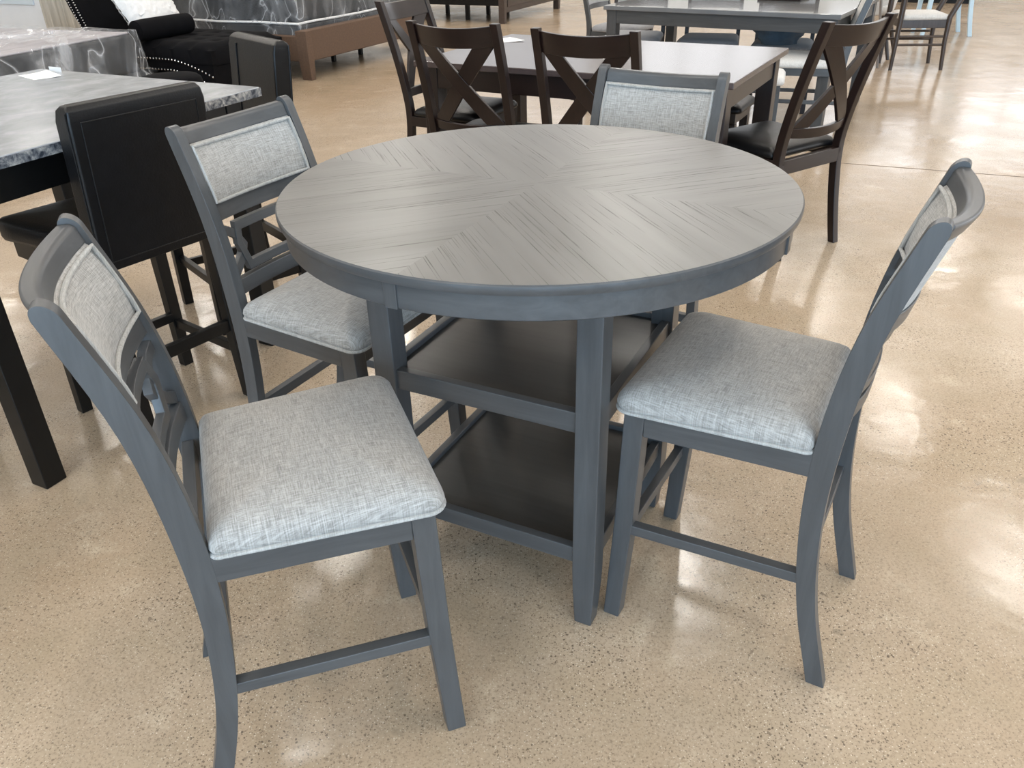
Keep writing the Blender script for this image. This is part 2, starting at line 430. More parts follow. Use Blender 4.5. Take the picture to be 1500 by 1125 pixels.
def outline(xb, xf, wb, wf, rb, rf, seg=6, bulge=0.0):
    # trapezoid seen from above with rounded corners, counter-clockwise
    cs = [((xf, wf), rf, 0), ((xb, wb), rb, 90), ((xb, -wb), rb, 180), ((xf, -wf), rf, 270)]
    pts = []
    for (cx, cy), r, a0 in cs:
        sx = 1 if cx == xf else -1; sy = 1 if cy > 0 else -1
        ox, oy = cx - sx * r, cy - sy * r
        for k in range(seg + 1):
            a = R(a0 + 90 * k / seg); pts.append((ox + r * math.cos(a), oy + r * math.sin(a)))
    # subdivide long edges
    out = []
    for i, p in enumerate(pts):
        q = pts[(i + 1) % len(pts)]; L = math.hypot(q[0] - p[0], q[1] - p[1]); n = max(1, int(L / .05))
        for k in range(n): out.append((p[0] + (q[0] - p[0]) * k / n, p[1] + (q[1] - p[1]) * k / n))
    return out
def cushion_bm(pts, z0, prof, cx=None):
    # prof: list of (inset in m, height)
    n = len(pts); c = (sum(p[0] for p in pts) / n, sum(p[1] for p in pts) / n)
    mx = max(abs(p[0] - c[0]) for p in pts); my = max(abs(p[1] - c[1]) for p in pts)
    bm = BM(); secs = []
    for ins, h in prof:
        fx = 1 - ins / mx; fy = 1 - ins / my
        secs.append([(c[0] + (p[0] - c[0]) * fx, c[1] + (p[1] - c[1]) * fy, z0 + h) for p in pts])
    rows = loft(bm, secs, cap=False)
    bm.faces.new(rows[0][::-1])
    top = bm.verts.new((c[0], c[1], z0 + prof[-1][1] + .001)); r = rows[-1]
    for j in range(n): bm.faces.new((r[j], r[(j + 1) % n], top))
    return bm

def leg_bm(xt, xb, y, fx, fy, zt, taper=.88):
    bm = BM(); secs = []
    for z, x, k in ((0, xb, taper), (zt * .5, (xt + xb) / 2 - .003, .96), (zt, xt, 1)):
        s = 1 if y > 0 else -1
        secs.append([(x, y, z), (x - fx * k, y, z), (x - fx * k, y - s * fy * k, z), (x, y - s * fy * k, z)])
    loft(bm, secs); return bm

def make_grey_chair(label, loc, yaw):
    t = thing('counter_chair', label, 'chair', loc, yaw, 'grey linen counter chairs round the grey table')
    hw = .166
    for s in (1, -1):
        obj('back_post', post_bm(s, .1925, .026, 1.0036), M['greyZ'], t, .003, 2)
        obj('leg', leg_bm(.199, .2233, s * .2114, .042, .040, .553), M['greyZ'], t, .0025)
    bm = BM(); curved_rail(bm, hw, .960, .994, .008, .030, .032, roll=.006); obj('top_rail', bm, M['greyY'], t, .003)
    bm = BM(); curved_rail(bm, hw, .787, .826, .010, .030, .032); obj('back_rail', bm, M['greyY'], t, .002)
    bm = BM(); curved_rail(bm, hw, .604, .642, .010, .030, .024); obj('back_rail', bm, M['greyY'], t, .002)
    # upholstered back panel: padded front following the bow
    bm = BM(); n = 16; secs = []
    for i in range(n + 1):
        y = -hw + 2 * hw * i / n; b = bow(y, hw, .032); e = min(1, min(i, n - i) / 1.5)
        pr = [(.824, .026), (.824, .010), (.832, .004), (.86, .000), (.893, -.003), (.93, .000), (.954, .004), (.962, .010), (.962, .026)]
        secs.append([(xF(z) - d - b - (1 - e) * .004, y, z - SAG * b) for z, d in pr])
    loft(bm, secs); bp = obj('back_panel', bm, M['linen_back'], t, sharp=60)
    bm = BM(); loopp = []
    for i in range(17): y = -hw + .006 + (2 * hw - .012) * i / 16; loopp.append((xF(.831) - .001 - bow(y, hw, .032), y, .831 - SAG * bow(y, hw, .032)))
    for k in range(1, 5): z = .831 + (.956 - .831) * k / 5; loopp.append((xF(z) - .002, hw - .006, z))
    for i in range(17): y = hw - .006 - (2 * hw - .012) * i / 16; loopp.append((xF(.956) - .001 - bow(y, hw, .032), y, .956 - SAG * bow(y, hw, .032)))
    for k in range(1, 5): z = .956 - (.956 - .831) * k / 5; loopp.append((xF(z) - .002, -hw + .006, z))
    tube(bm, loopp, .0042, 8, closed=True); obj('piping', bm, M['piping'], bp)
    # interlocking link fretwork
    bm = BM(); am = .027
    strip(bm, [(-.106, .762), (.106, .762), (.117, .722), (.098, .662), (-.098, .662), (-.117, .722)], .022, .010, .026, hw, am, closed=True)
    obj('fretwork_link', bm, M['greyY'], t, .0015)
    for s in (1, -1):
        bm = BM()
        arc = [(s * .168, .762), (s * .140, .757), (s * .117, .742), (s * .100, .714), (s * .114, .690), (s * .136, .672), (s * .166, .652)]
        if s > 0: arc = arc[::-1]
        strip(bm, arc, .022, .013, .029, hw, am, sub=3)
        obj('fretwork_link', bm, M['greyZ'], t, .0015)
    # seat frame
    for s in (1, -1):
        bm = BM(); ya, yb = s * .1915, s * .2095
        loft(bm, [[(x, y, .505), (x, y - s * .02, .505), (x, y - s * .02, .556), (x, y, .556)] for x, y in ((-.165, ya), (.158, yb))])
        obj('seat_rail', bm, M['greyX'], t, .0015)
        bm = BM(); bar(bm, (xF(.263) - .01, s * .1795, .263), (.172, s * .199, .263), .022, .0245); obj('stretcher', bm, M['greyX'], t, .0015)
    bm = BM(); box(bm, .160, .192, -.170, .170, .505, .556); obj('seat_rail', bm, M['greyY'], t, .0015)
    bm = BM(); box(bm, -.190, -.168, -.166, .166, .505, .556); obj('seat_rail', bm, M['greyY'], t, .0015)
    bm = BM(); box(bm, .186, .206, -.172, .172, .210, .236); obj('stretcher', bm, M['greyY'], t, .0015)
    bm = BM(); box(bm, -.186, -.166, -.168, .168, .280, .307); obj('stretcher', bm, M['greyY'], t, .0015)
    pts = outline(-.153, .219, .196, .219, .014, .03)
    cu = obj('seat_cushion', cushion_bm(pts, .556, [(.006, .0), (.001, .004), (-.002, .014), (.000, .024), (.008, .036), (.024, .046), (.050, .053), (.09, .058), (.13, .061)]), M['linen'], t, sharp=80)
    bm = BM(); tube(bm, [(x, y, .5575) for x, y in pts], .0042, 8, closed=True); obj('piping', bm, M['piping'], cu)
    return t

cA = make_grey_chair('grey counter chair with linen seat, nearest the camera at front left', (-.3903, 1.1912, 0), 19.79)
G = 'grey linen counter chairs round the grey table'
dup(cA, (.4963, 1.4345, 0), 149.7, 'grey linen counter chair at right of round table, its back to the open floor', G)
dup(cA, (-.4238, 1.9094, 0), -29.44, 'grey linen counter chair at left of round table, in front of the black stool', G)
dup(cA, (.315, 2.227, 0), -120.8, 'grey linen counter chair behind round table, only its upper back showing', G)

# ------------------------------------------------------------------ round grey table
BX, BY = .0537, 1.6603
tb = thing('round_table', 'round grey counter height table with chevron veneer top and two square shelves', 'table', (.0628, 1.677, 0), -27.2)
RT = .5314
bm = BM(); rows = lathe(bm, [(RT - .012, .893), (RT - .004, .895), (RT - .002, .899), (RT - .001, .906), (RT - .0015, .911), (RT - .004, .9135)], 128)
obj('tabletop_edge', bm, M['greyX'], tb)
bm = BM(); rows = lathe(bm, [(RT - .012, .8935), (RT - .012, .9100), (RT - .004, .9137)], 128)
c1 = bm.verts.new((0, 0, .914)); c0 = bm.verts.new((0, 0, .8935))
for i in range(128):
    a, b = rows[i], rows[(i + 1) % 128]; bm.faces.new((a[2], b[2], c1)); bm.faces.new((a[0], b[0], c0))
obj('tabletop', bm, M['top'], tb, sharp=20)
bm = BM(); rows = lathe(bm, [(RT - .014, .893), (RT - .014, .849), (RT - .016, .847), (RT - .036, .847), (RT - .036, .893)], 128); 
ap = obj('apron', bm, M['greyX'], tb)
for k in range(4):
    a = R(-90 + 90 * k + (-2.5 if k != 1 else -2)); bm = BM()
    secs = []
    for da in (-.024, -.008, .008, .024):
        c, s = math.cos(a + da), math.sin(a + da)
        secs.append([((RT - .0105) * c, (RT - .0105) * s, .8465), ((RT - .0105) * c, (RT - .0105) * s, .893), ((RT - .035) * c, (RT - .035) * s, .893), ((RT - .035) * c, (RT - .035) * s, .8465)])
    loft(bm, secs); obj('apron_block', bm, M['greyZ'], ap, .001)
# base: everything in the table frame, shifted by the fitted offset
ca, sa = math.cos(R(27.2)), math.sin(R(27.2))
ox, oy = (BX - .0628) * ca - (BY - 1.677) * sa, (BX - .0628) * sa + (BY - 1.677) * ca
LA, LW = .2605, .0524
for sx in (1, -1):
    for sy in (1, -1):
        bm = BM(); secs = []
        for z, k in ((0, .76), (.05, .86), (.11, .96), (.16, 1.0), (.892, 1.0)):
            cx, cy = ox + sx * (LA - LW / 2), oy + sy * (LA - LW / 2); h = LW / 2 * k
            cx -= sx * LW / 2 * (1 - k) * .2; cy -= sy * LW / 2 * (1 - k) * .2
            secs.append([(cx - h, cy - h, z), (cx + h, cy - h, z), (cx + h, cy + h, z), (cx - h, cy + h, z)])
        loft(bm, secs); obj('leg', bm, M['greyZ'], tb, .0025)
for z0, z1 in ((.513, .560), (.1765, .2175)):
    a = LA - .008; i_ = LA - LW + .001
    bm = BM(); box(bm, ox - a + .02, ox + a - .02, oy - a + .02, oy + a - .02, z1 - .030, z1 - .012); 
    # notch is hidden by the legs
    obj('shelf', bm, M['shelf'], tb, .001)
    for s in (1, -1):
        bm = BM(); box(bm, ox - i_, ox + i_, oy + s * a - (.02 if s > 0 else 0), oy + s * a + (.02 if s < 0 else 0), z0, z1); obj('shelf_rail', bm, M['greyX'], tb, .002)
        bm = BM(); box(bm, ox + s * a - (.02 if s > 0 else 0), ox + s * a + (.02 if s < 0 else 0), oy - i_, oy + i_, z0, z1); obj('shelf_rail', bm, M['greyY'], tb, .002)

# ------------------------------------------------------------------ espresso X-back chairs
EX = lambda z: (-.185 - .33 * max(0, z - .46) ** 1.35 - .24 * max(0, .40 - z) ** 1.4)
def make_xchair(label, loc, yaw):
    t = thing('dining_chair', label, 'chair', loc, yaw, 'espresso cross-back dining chairs')
    W = .216; th = .034
    for s in (1, -1):
        bm = BM(); secs = []
        for i in range(25):
            z = 1.0 * i / 24; x = EX(z); d = .040 if z > .3 else .034 + .02 * z
            secs.append([(x, s * W, z), (x - d, s * W, z), (x - d, s * (W - th), z), (x, s * (W - th), z)])
        loft(bm, secs); obj('back_post', bm, M['espZ'], t, .003)
        obj('leg', leg_bm(.225, .225, s * .222, .042, .042, .435, .8), M['espZ'], t, .003)
    hw = W - th + .002
    def slab(z0, z1, d0, d1, amt, n=12):
        bm = BM(); secs = []
        for i in range(n + 1):
            y = -hw + 2 * hw * i / n; b = bow(y, hw, amt)
            secs.append([(EX(z) - d - b, y, z - SAG * b) for z, d in ((z0, d1), (z0, d0), (z1, d0), (z1, d1))])
        loft(bm, secs); return bm
    obj('top_rail', slab(.908, .990, .006, .028, .035), M['espY'], t, .003)
    obj('back_rail', slab(.532, .575, .008, .028, .035), M['espY'], t, .003)
    for s in (1, -1):
        bm = BM(); secs = []; n = 12; y0, y1 = -s * (hw - .045), s * (hw - .045); z0, z1 = .570, .912
        L = math.hypot(y1 - y0, z1 - z0); wy = .030 * (z1 - z0) / L * 1.25; wz = 0
        ww = .033 * L / (z1 - z0)
        for i in range(n + 1):
            f = i / n; y = y0 + (y1 - y0) * f; z = z0 + (z1 - z0) * f
            e = .002 if s > 0 else 0
            secs.append([(EX(z) - d - bow(yy, hw, .035), yy, z) for yy, d in ((y - ww, .010 + e), (y + ww, .010 + e), (y + ww, .026 + e), (y - ww, .026 + e))])
        loft(bm, secs); obj('cross_slat', bm, M['espZ'], t, .002)
    for s in (1, -1):
        bm = BM(); box(bm, -.19, .19, s * .205 - .011, s * .205 + .011, .385, .437); obj('seat_rail', bm, M['espX'], t, .002)
    bm = BM(); box(bm, .192, .214, -.19, .19, .385, .437); obj('seat_rail', bm, M['espY'], t, .002)
    bm = BM(); box(bm, -.225, -.195, -.2, .2, .375, .437); obj('seat_rail', bm, M['espY'], t, .002)
    pts = outline(-.180, .235, .215, .232, .02, .035)
    cu = obj('seat', cushion_bm(pts, .437, [(.004, .0), (-.002, .010), (.0, .022), (.012, .036), (.035, .046), (.08, .053), (.13, .056)]), M['blackleather'], t, sharp=80)
    return t
XG = 'espresso cross-back dining chairs'
xc = make_xchair('dark brown cross-back chair with black seat, right of the grey chair back', (1.225, 3.79, 0), 123.4)
dup(xc, (-.055, 4.0, 0), 63.5, 'dark brown cross-back chair tucked under brown table, left of the two facing away', XG)
dup(xc, (.455, 3.67, 0), 65.2, 'dark brown cross-back chair partly hidden by the grey chair back in front', XG)
dup(xc, (-.235, 4.66, 0), -29.4, 'dark brown cross-back chair seen edge-on at the left end of the brown table', XG)

def rect_table(name, label, cat, FL, yaw, L, D, H, th, apron, leg, mt, ma, ml, edge=None, inset=.06, bevel=.004, insx=None):
    ix_ = inset if insx is None else insx
    # FL: front-left corner; x axis along the front edge
    t = thing(name, label, cat, (FL[0], FL[1], 0), yaw)
    bm = BM(); box(bm, 0, L, 0, D, H - th, H); obj('tabletop', bm, mt, t, bevel)
    if edge:
        bm = BM(); e = .0015
        for a in ((-e, L + e, -e, 0), (-e, L + e, D, D + e), (-e, 0, 0, D), (L, L + e, 0, D)): box(bm, *a, H - th + .001, H - .003)
        obj('tabletop_edge', bm, edge, t)
    for sx in (0, 1):
        for sy in (0, 1):
            x0 = ix_ if not sx else L - ix_ - leg; y0 = inset if not sy else D - inset - leg
            bm = BM(); box(bm, x0, x0 + leg, y0, y0 + leg, 0, H - th); obj('leg', bm, ml, t, .003)
    i2 = inset + .004
    for y in (i2, D - i2 - .022):
        bm = BM(); box(bm, ix_ + leg, L - ix_ - leg, y, y + .022, H - th - apron, H - th); obj('apron', bm, ma, t, .002)
    for x in (ix_ + .008, L - ix_ - .030):
        bm = BM(); box(bm, x, x + .022, inset + leg, D - inset - leg, H - th - apron, H - th); obj('apron', bm, ma, t, .002)
    return t
rect_table('dining_table', 'long dark brown dining table with glossy top ringed by cross-back chairs', 'table', (-.447, 4.302), -29.4, 1.597, 1.01, .76, .028, .10, .085, M['esptop'], M['espX'], M['espZ'], inset=.03)
# bench on the far side, right end
bn = thing('bench', 'black leather bench end just visible under right end of brown table', 'bench', (.88, 4.79, 0), -29.4)
pts = outline(-.50, .50, .17, .17, .03, .03)
obj('seat', cushion_bm(pts, .437, [(.004, .0), (-.002, .010), (.0, .022), (.012, .036), (.035, .046), (.08, .053)]), M['blackleather'], bn, sharp=80)
bm = BM(); box(bm, -.47, .47, -.15, .15, .38, .437); obj('seat_frame', bm, M['espX'], bn, .003)
for sx in (1, -1):
    for sy in (1, -1):
        bm = BM(); box(bm, sx * .45 - .022, sx * .45 + .022, sy * .13 - .022, sy * .13 + .022, 0, .38); obj('leg', bm, M['espZ'], bn, .003)
def sheet(name, label, P, z, mat=None, curl=.0, th=.0006, cat='paper'):
    # a sheet of paper from four corners, slightly curled
    t = BM(); n = 8; g = []
    P = [Vector((p[0], p[1])) for p in P]
    for lay in (0, 1):
        rows = []
        for i in range(n + 1):
            row = []
            for j in range(n + 1):
                a, b = i / n, j / n
                p = P[0].lerp(P[1], a).lerp(P[3].lerp(P[2], a), b)
                row.append(t.verts.new((p.x, p.y, z + lay * th + curl * max(0, a - .5) ** 2 * 4)))
            rows.append(row)
        g.append(rows)
        for i in range(n):
            for j in range(n): t.faces.new((rows[i][j], rows[i + 1][j], rows[i + 1][j + 1], rows[i][j + 1]))
    a, b = g
    for i in range(n):
        for u, v in (((i, 0), (i + 1, 0)), ((i, n), (i + 1, n)), ((0, i), (0, i + 1)), ((n, i), (n, i + 1))):
            t.faces.new((a[u[0]][u[1]], a[v[0]][v[1]], b[v[0]][v[1]], b[u[0]][u[1]]))
    return tag(obj(name, t, mat or M['paper']), label, cat)
sheet('paper_sheet', 'white paper sheet lying near the far edge of the brown dining table', [(-.12, 4.80), (.12, 4.86), (.04, 5.0), (-.18, 4.93)], .7605, curl=.006)

# ------------------------------------------------------------------ marble-topped counter table and black stools
ang = 62.9
d1 = Vector((math.cos(R(ang)), math.sin(R(ang)))); d2 = Vector((math.cos(R(ang + 90)), math.sin(R(ang + 90))))
LM, DM = 1.155, 1.08
mc = Vector((-.807, 2.84)); fr = mc - d1 * LM    # near right corner
mt = rect_table('counter_table', 'square counter table with grey marble tile top and thick black legs', 'table', (fr.x, fr.y), ang, LM, DM, 0.914, .030, .09, .066, M['marble'], M['blackwood'], M['blackwood'], edge=M['marble_edge'], inset=.035, insx=.064)
sheet('paper_sheet', 'white paper sheet lying on the grey marble table top', [(-1.775, 3.175), (-1.715, 3.27), (-1.598, 3.135), (-1.669, 3.078)], .9145, curl=.004)
bm = BM(); P0, P1 = Vector((-1.700, 3.262, .9141)), Vector((-1.642, 3.232, .9141))
bar(bm, P0 + Vector((0, 0, .0084)), P1 + Vector((0, 0, .0084)), .0015, .017); tag(obj('price_card', bm, M['paper']), 'tiny white card standing at the far corner of the marble table', 'card')

def make_stool(label, loc, yaw, tuft=False):
    t = thing('bar_stool', label, 'stool', loc, yaw, 'black leather counter stools')
    W = .195
    def px(z): return -.15 - .10 * max(0, z - .58)   # front of back rest
    # padded back
    bm = BM(); secs = []
    for z, ins in ((.575, .0), (.61, 0), (.66, 0), (.74, 0), (.84, 0), (.92, 0), (.975, 0), (1.003, .006), (1.014, .018), (1.017, .032)):
        f, b = px(z) - ins, px(z) - .068 + ins; w = W - ins * .6
        c = .004
        secs.append([(f, -w + c, z), (f, w - c, z), (f - c, w, z), (b + c, w, z), (b, w - c, z), (b, -w + c, z), (b + c, -w, z), (f - c, -w, z)])
    loft(bm, secs); back = obj('backrest', bm, M['blackleather'], t, .008, 3)
    # stitched border on the rear face
    bm = BM()
    for sg in (1,):
        zz = [(.60, -.165), (.60, .165), (.975, .165), (.975, -.165)]
        pts = []
        for i in range(4):
            a, b = zz[i], zz[(i + 1) % 4]
            for k in range(6): f = k / 6; z = a[0] + (b[0] - a[0]) * f; pts.append((px(z) - .068 - .0003, a[1] + (b[1] - a[1]) * f, z))
        tube(bm, pts, .0016, 6, closed=True)
    zz = [(.58 + .42 * i / 12) for i in range(13)]
    tube(bm, [(px(z) - .060, W + .0004, z) for z in zz], .002, 6)
    obj('seam', bm, M['blackleather'], back)
    if tuft:
        bm = BM()
        for y in (-.12,):
            tube(bm, [(px(z) + .001, y + .12 * max(0, .86 - z) ** 1.5, z) for z in [.64 + .0345 * i for i in range(11)]], .003, 6)
            bmesh.ops.create_uvsphere(bm, u_segments=10, v_segments=6, radius=.011, matrix=Matrix.Translation((px(.66) + .002, y + .01, .66)))
        obj('pleat', bm, M['blackleather'], back)
    pts = outline(-.145, .262, W, W + .045, .01, .025)
    obj('seat', cushion_bm(pts, .595, [(.003, .0), (-.001, .012), (.0, .050), (.008, .062), (.03, .068), (.07, .072)]), M['blackleather'], t, sharp=80)
    bm = BM(); box(bm, -.02, .245, -.215, .215, .535, .596); obj('seat_frame', bm, M['blackwood'], t, .003)
    lw = .042
    for s in (1, -1):
        bm = BM(); loft(bm, [[(x, s * y, z), (x - k, s * y, z), (x - k, s * (y - k), z), (x, s * (y - k), z)] for x, y, z, k in ((.205, .212, 0, .036), (.203, .205, .57, lw))]); obj('leg', bm, M['blackwood'], t, .002)
        bm = BM(); loft(bm, [[(x, s * y, z), (x - k, s * y, z), (x - k, s * (y - k), z), (x, s * (y - k), z)] for x, y, z, k in ((-.170, .203, 0, .036), (-.152, .203, .25, .04), (-.150, .195, .57, lw))]); obj('leg', bm, M['blackwood'], t, .002)
        bm = BM(); bar(bm, (-.18, s * .185, .17), (.19, s * .19, .17), .02, .032); obj('stretcher', bm, M['blackwood'], t, .002)
    bm = BM(); box(bm, .165, .187, -.175, .175, .18, .212); obj('footrest', bm, M['blackwood'], t, .002)
    bm = BM(); box(bm, -.185, -.165, -.165, .165, .245, .285); obj('stretcher', bm, M['blackwood'], t, .002)
    return t
s1 = make_stool('black leather counter stool with tall square back turned to the camera', (-1.150, 2.362, 0), 143)
dup(s1, (-1.90, 2.06, 0), 63.2, 'black counter stool tucked under marble table, mostly outside the left picture edge', 'black leather counter stools')
make_stool('black leather counter stool with pleated back beyond the marble table, beside the chaise', (-1.085, 3.135, 0), -140.7, True)

# ------------------------------------------------------------------ beds, mattresses
def rounded_box(bm, x0, x1, y0, y1, z0, z1): box(bm, x0, x1, y0, y1, z0, z1)
def drape(nx, ny, x0, x1, y0, y1, zt, zb, out, seed, wav=.012):
    # plastic cover: crumpled sheet over the top hanging down the sides
    rnd = random.Random(seed); bm = BM()
    prof = [(.0, 0), (.015, -.004), (out * .6, -(zt - zb) * .25), (out * .8, -(zt - zb) * .55), (out, -(zt - zb) * .85), (out * 1.3, -(zt - zb))]
    per = []
    n = nx
    for i in range(n): per.append((x0 + (x1 - x0) * i / n, y0, 0, -1))
    for i in range(ny): per.append((x1, y0 + (y1 - y0) * i / ny, 1, 0))
    for i in range(n): per.append((x1 - (x1 - x0) * i / n, y1, 0, 1))
    for i in range(ny): per.append((x0, y1 - (y1 - y0) * i / ny, -1, 0))
    secs = []
    for k, (o, dz) in enumerate(prof):
        row = []
        for j, (x, y, nx_, ny_) in enumerate(per):
            wv = (rnd.random() - .3) * wav * 2 * (k / 3)
            row.append((x + nx_ * (o + wv), y + ny_ * (o + wv), zt + dz + (rnd.random() - .5) * wav * .5))
        secs.append(row)
    rows = loft(bm, secs, cap=False)
    m = len(per); cx, cy = (x0 + x1) / 2, (y0 + y1) / 2
    prev = rows[0]
    for f in (.8, .55, .3):
        cur = [bm.verts.new((cx + (p[0] - cx) * f, cy + (p[1] - cy) * f, zt + rnd.random() * wav * 1.2)) for p in per]
        for j in range(m): bm.faces.new((prev[j], prev[(j + 1) % m], cur[(j + 1) % m], cur[j]))
        prev = cur
    c = bm.verts.new((cx, cy, zt + .004))
    for j in range(m): bm.faces.new((prev[j], prev[(j + 1) % m], c))
    return bm
# brown upholstered bed; x axis along the footboard (63 deg), y axis towards the head (153 deg)
bed = thing('bed_frame', 'brown upholstered bed frame with blocky foot legs and low footboard', 'bed', (-1.85, 8.28, 0), 63.5)
BL_, BW_ = 2.15, 2.1
bm = BM(); box(bm, 0.0, BW_, 0.0, .09, .165, .44); obj('footboard', bm, M['brown'], bed, .012, 3)
for x in (-.012, BW_ - .078):
    bm = BM(); loft(bm, [[(x + e, -.014 + e * .3, z), (x + .09 - e, -.014 + e * .3, z), (x + .09 - e, .11 - e, z), (x + e, .11 - e, z)] for z, e in ((0, .012), (.2, 0), (.437, 0))]); obj('leg', bm, M['brown'], bed, .006)
for x in (0.0, BW_ - .07):
    bm = BM(); box(bm, x, x + .07, .11, BL_, .165, .39); obj('side_rail', bm, M['brown'], bed, .01)
for x in (.5, 1.0, 1.5):
    for y in (.45, 1.2):
        bm = BM(); box(bm, x - .02, x + .02, y, y + .04, 0, .3); obj('support_leg', bm, M['blackwood'], bed, .002)
bm = BM(); box(bm, .07, BW_ - .07, .1, BL_, .29, .33); obj('slats', bm, M['blackwood'], bed, .002)
def rot2(o, yaw, x, y): a = R(yaw); return (o[0] + x * math.cos(a) - y * math.sin(a), o[1] + x * math.sin(a) + y * math.cos(a))
p = rot2((-1.85, 8.28), 63.5, 0, 0)
fd = thing('box_spring', 'charcoal box spring in clear plastic lying on the brown bed frame', 'box spring', (p[0], p[1], .33), 63.5)
bm = BM(); box(bm, .085, BW_ - .085, .125, BL_ - .01, 0, .14); obj('body', bm, M['mattress_dark'], fd, .02, 3)
obj('plastic_cover', drape(30, 30, .084, BW_ - .084, .124, BL_ - .012, .146, .005, .010, 3, .006), M['plastic'], fd)
mt2 = thing('mattress', 'dark mattress wrapped in clear plastic on top of the brown bed', 'mattress', (p[0], p[1], .485), 63.5)
bm = BM(); box(bm, .10, BW_ - .10, .15, BL_ - .02, 0, .27); obj('body', bm, M['mattress_dark'], mt2, .04, 4)
obj('plastic_cover', drape(34, 34, .094, BW_ - .094, .144, BL_ - .014, .282, .0, .012, 5, .014), M['plastic_heavy'], mt2)
bm = BM(); cp = [(.09, y, z) for y, z in ((2.1, .0), (1.6, .006), (1.1, -.004), (.6, .004))] + [(.086, .138, .0)] + [(x, .136, .004 * math.sin(x * 5)) for x in (.3, .7, 1.1, 1.5, 1.9)]
tube(bm, cp, .011, 8); obj('plastic_seam', bm, M['paper'], mt2)
# left mattress on its box
ml = thing('mattress', 'mattress wrapped in clear plastic behind the marble table at the left edge', 'mattress', (-2.98, 7.18, 0), -112)
# x runs along -112 deg (towards lower left of picture), y = x rotated -90 -> use negative y for far side
bm = BM(); box(bm, .02, 1.95, -1.5, 0, .30, .585); obj('body', bm, M['mattress_dark'], ml, .03, 4)
bm = BM(); box(bm, .04, 1.93, -1.48, -.02, .583, .600); obj('top_panel', bm, M['mattress_top'], ml, .008)
obj('plastic_cover', drape(26, 20, .01, 1.96, -1.51, .01, .612, .28, .09, 9, .035), M['plastic'], ml)
bl2 = thing('box_spring', 'dark box spring under the plastic wrapped mattress at the left edge', 'box spring', (-2.98, 7.18, 0), -112)
bm = BM(); box(bm, .02, 1.95, -1.5, 0, .06, .296); obj('body', bm, M['mattress_dark'], bl2, .02, 3)
for x in (.15, 1.8):
    for y in (-1.4, -.1):
        bm = BM(); box(bm, x - .025, x + .025, y - .025, y + .025, 0, .062); obj('foot', bm, M['blackwood'], bl2, .002)

# grey-brown bed far behind
fb = thing('bed_frame', 'dark grey-brown wooden bed frame with panelled footboard far behind', 'bed', (.016, 12.237, 0), 63.5)
bm = BM(); box(bm, 0, 1.95, 0, .05, .13, .62); box(bm, .12, 1.83, -.012, 0, .20, .60); obj('footboard', bm, M['dkbrown'], fb, .008)
for x in (0, 1.89):
    bm = BM(); loft(bm, [[(x - .01, -.02, z), (x + .07 - e, -.02, z), (x + .07 - e, .07, z), (x - .01, .07, z)] for z, e in ((0, .02), (.2, 0), (.66, 0))]); obj('leg', bm, M['dkbrown'], fb, .003)
bm = BM(); box(bm, .01, .04, .07, 2.05, .22, .40); obj('side_rail', bm, M['blackwood'], fb, .003)
bm = BM(); box(bm, 1.90, 1.93, .07, 2.05, .22, .40); obj('side_rail', bm, M['blackwood'], fb, .003)
bm = BM(); box(bm, .04, 1.90, .07, 2.05, .36, .40); obj('slats', bm, M['blackwood'], fb, .003)
for x in (.3, .95, 1.6):
    for y in (.7, 1.4):
        bm = BM(); box(bm, x - .025, x + .025, y, y + .05, 0, .36); obj('support_leg', bm, M['blackwood'], fb, .002)

# ------------------------------------------------------------------ chaise, pillow, bolster
ch = thing('chaise_lounge', 'black velvet tufted chaise lounge with silver nailhead trim', 'chaise', (-2.63, 7.90, 0), -27)
def tufted(bm, x0, x1, y0, y1, z, nx=46, ny=26, zb=.30):
    rows = []
    for i in range(nx + 1):
        row = []
        for j in range(ny + 1):
            u, v = i / nx, j / ny; x = x0 + (x1 - x0) * u; y = y0 + (y1 - y0) * v
            e = min(min(u, 1 - u) * (x1 - x0), min(v, 1 - v) * (y1 - y0))
            h = z - .05 * (1 - min(1, e / .09)) ** 2
            sx, sy = .20, .20; k = round(y / sy); dx = ((x + (k % 2) * sx / 2) / sx); dx = (dx - round(dx)) * sx; dy = y - k * sy
            h -= .035 * math.exp(-(dx * dx + dy * dy) / .0009)
            # folds along the diagonals
            row.append(bm.verts.new((x, y, h)))
        rows.append(row)
    for i in range(nx):
        for j in range(ny): bm.faces.new((rows[i][j], rows[i + 1][j], rows[i + 1][j + 1], rows[i][j + 1]))
    rim = [rows[i][0] for i in range(nx + 1)] + [rows[nx][j] for j in range(1, ny + 1)] + [rows[i][ny] for i in range(nx - 1, -1, -1)] + [rows[0][j] for j in range(ny - 1, 0, -1)]
    low = [bm.verts.new((v.co.x, v.co.y, zb)) for v in rim]; m = len(rim)
    for i in range(m): bm.faces.new((rim[i], low[i], low[(i + 1) % m], rim[(i + 1) % m]))
    bm.faces.new(low)
bm = BM(); tufted(bm, -.85, .45, -.45, .45, .47, nx=38, zb=.30); obj('seat', bm, M['velvet'], ch, sharp=60)
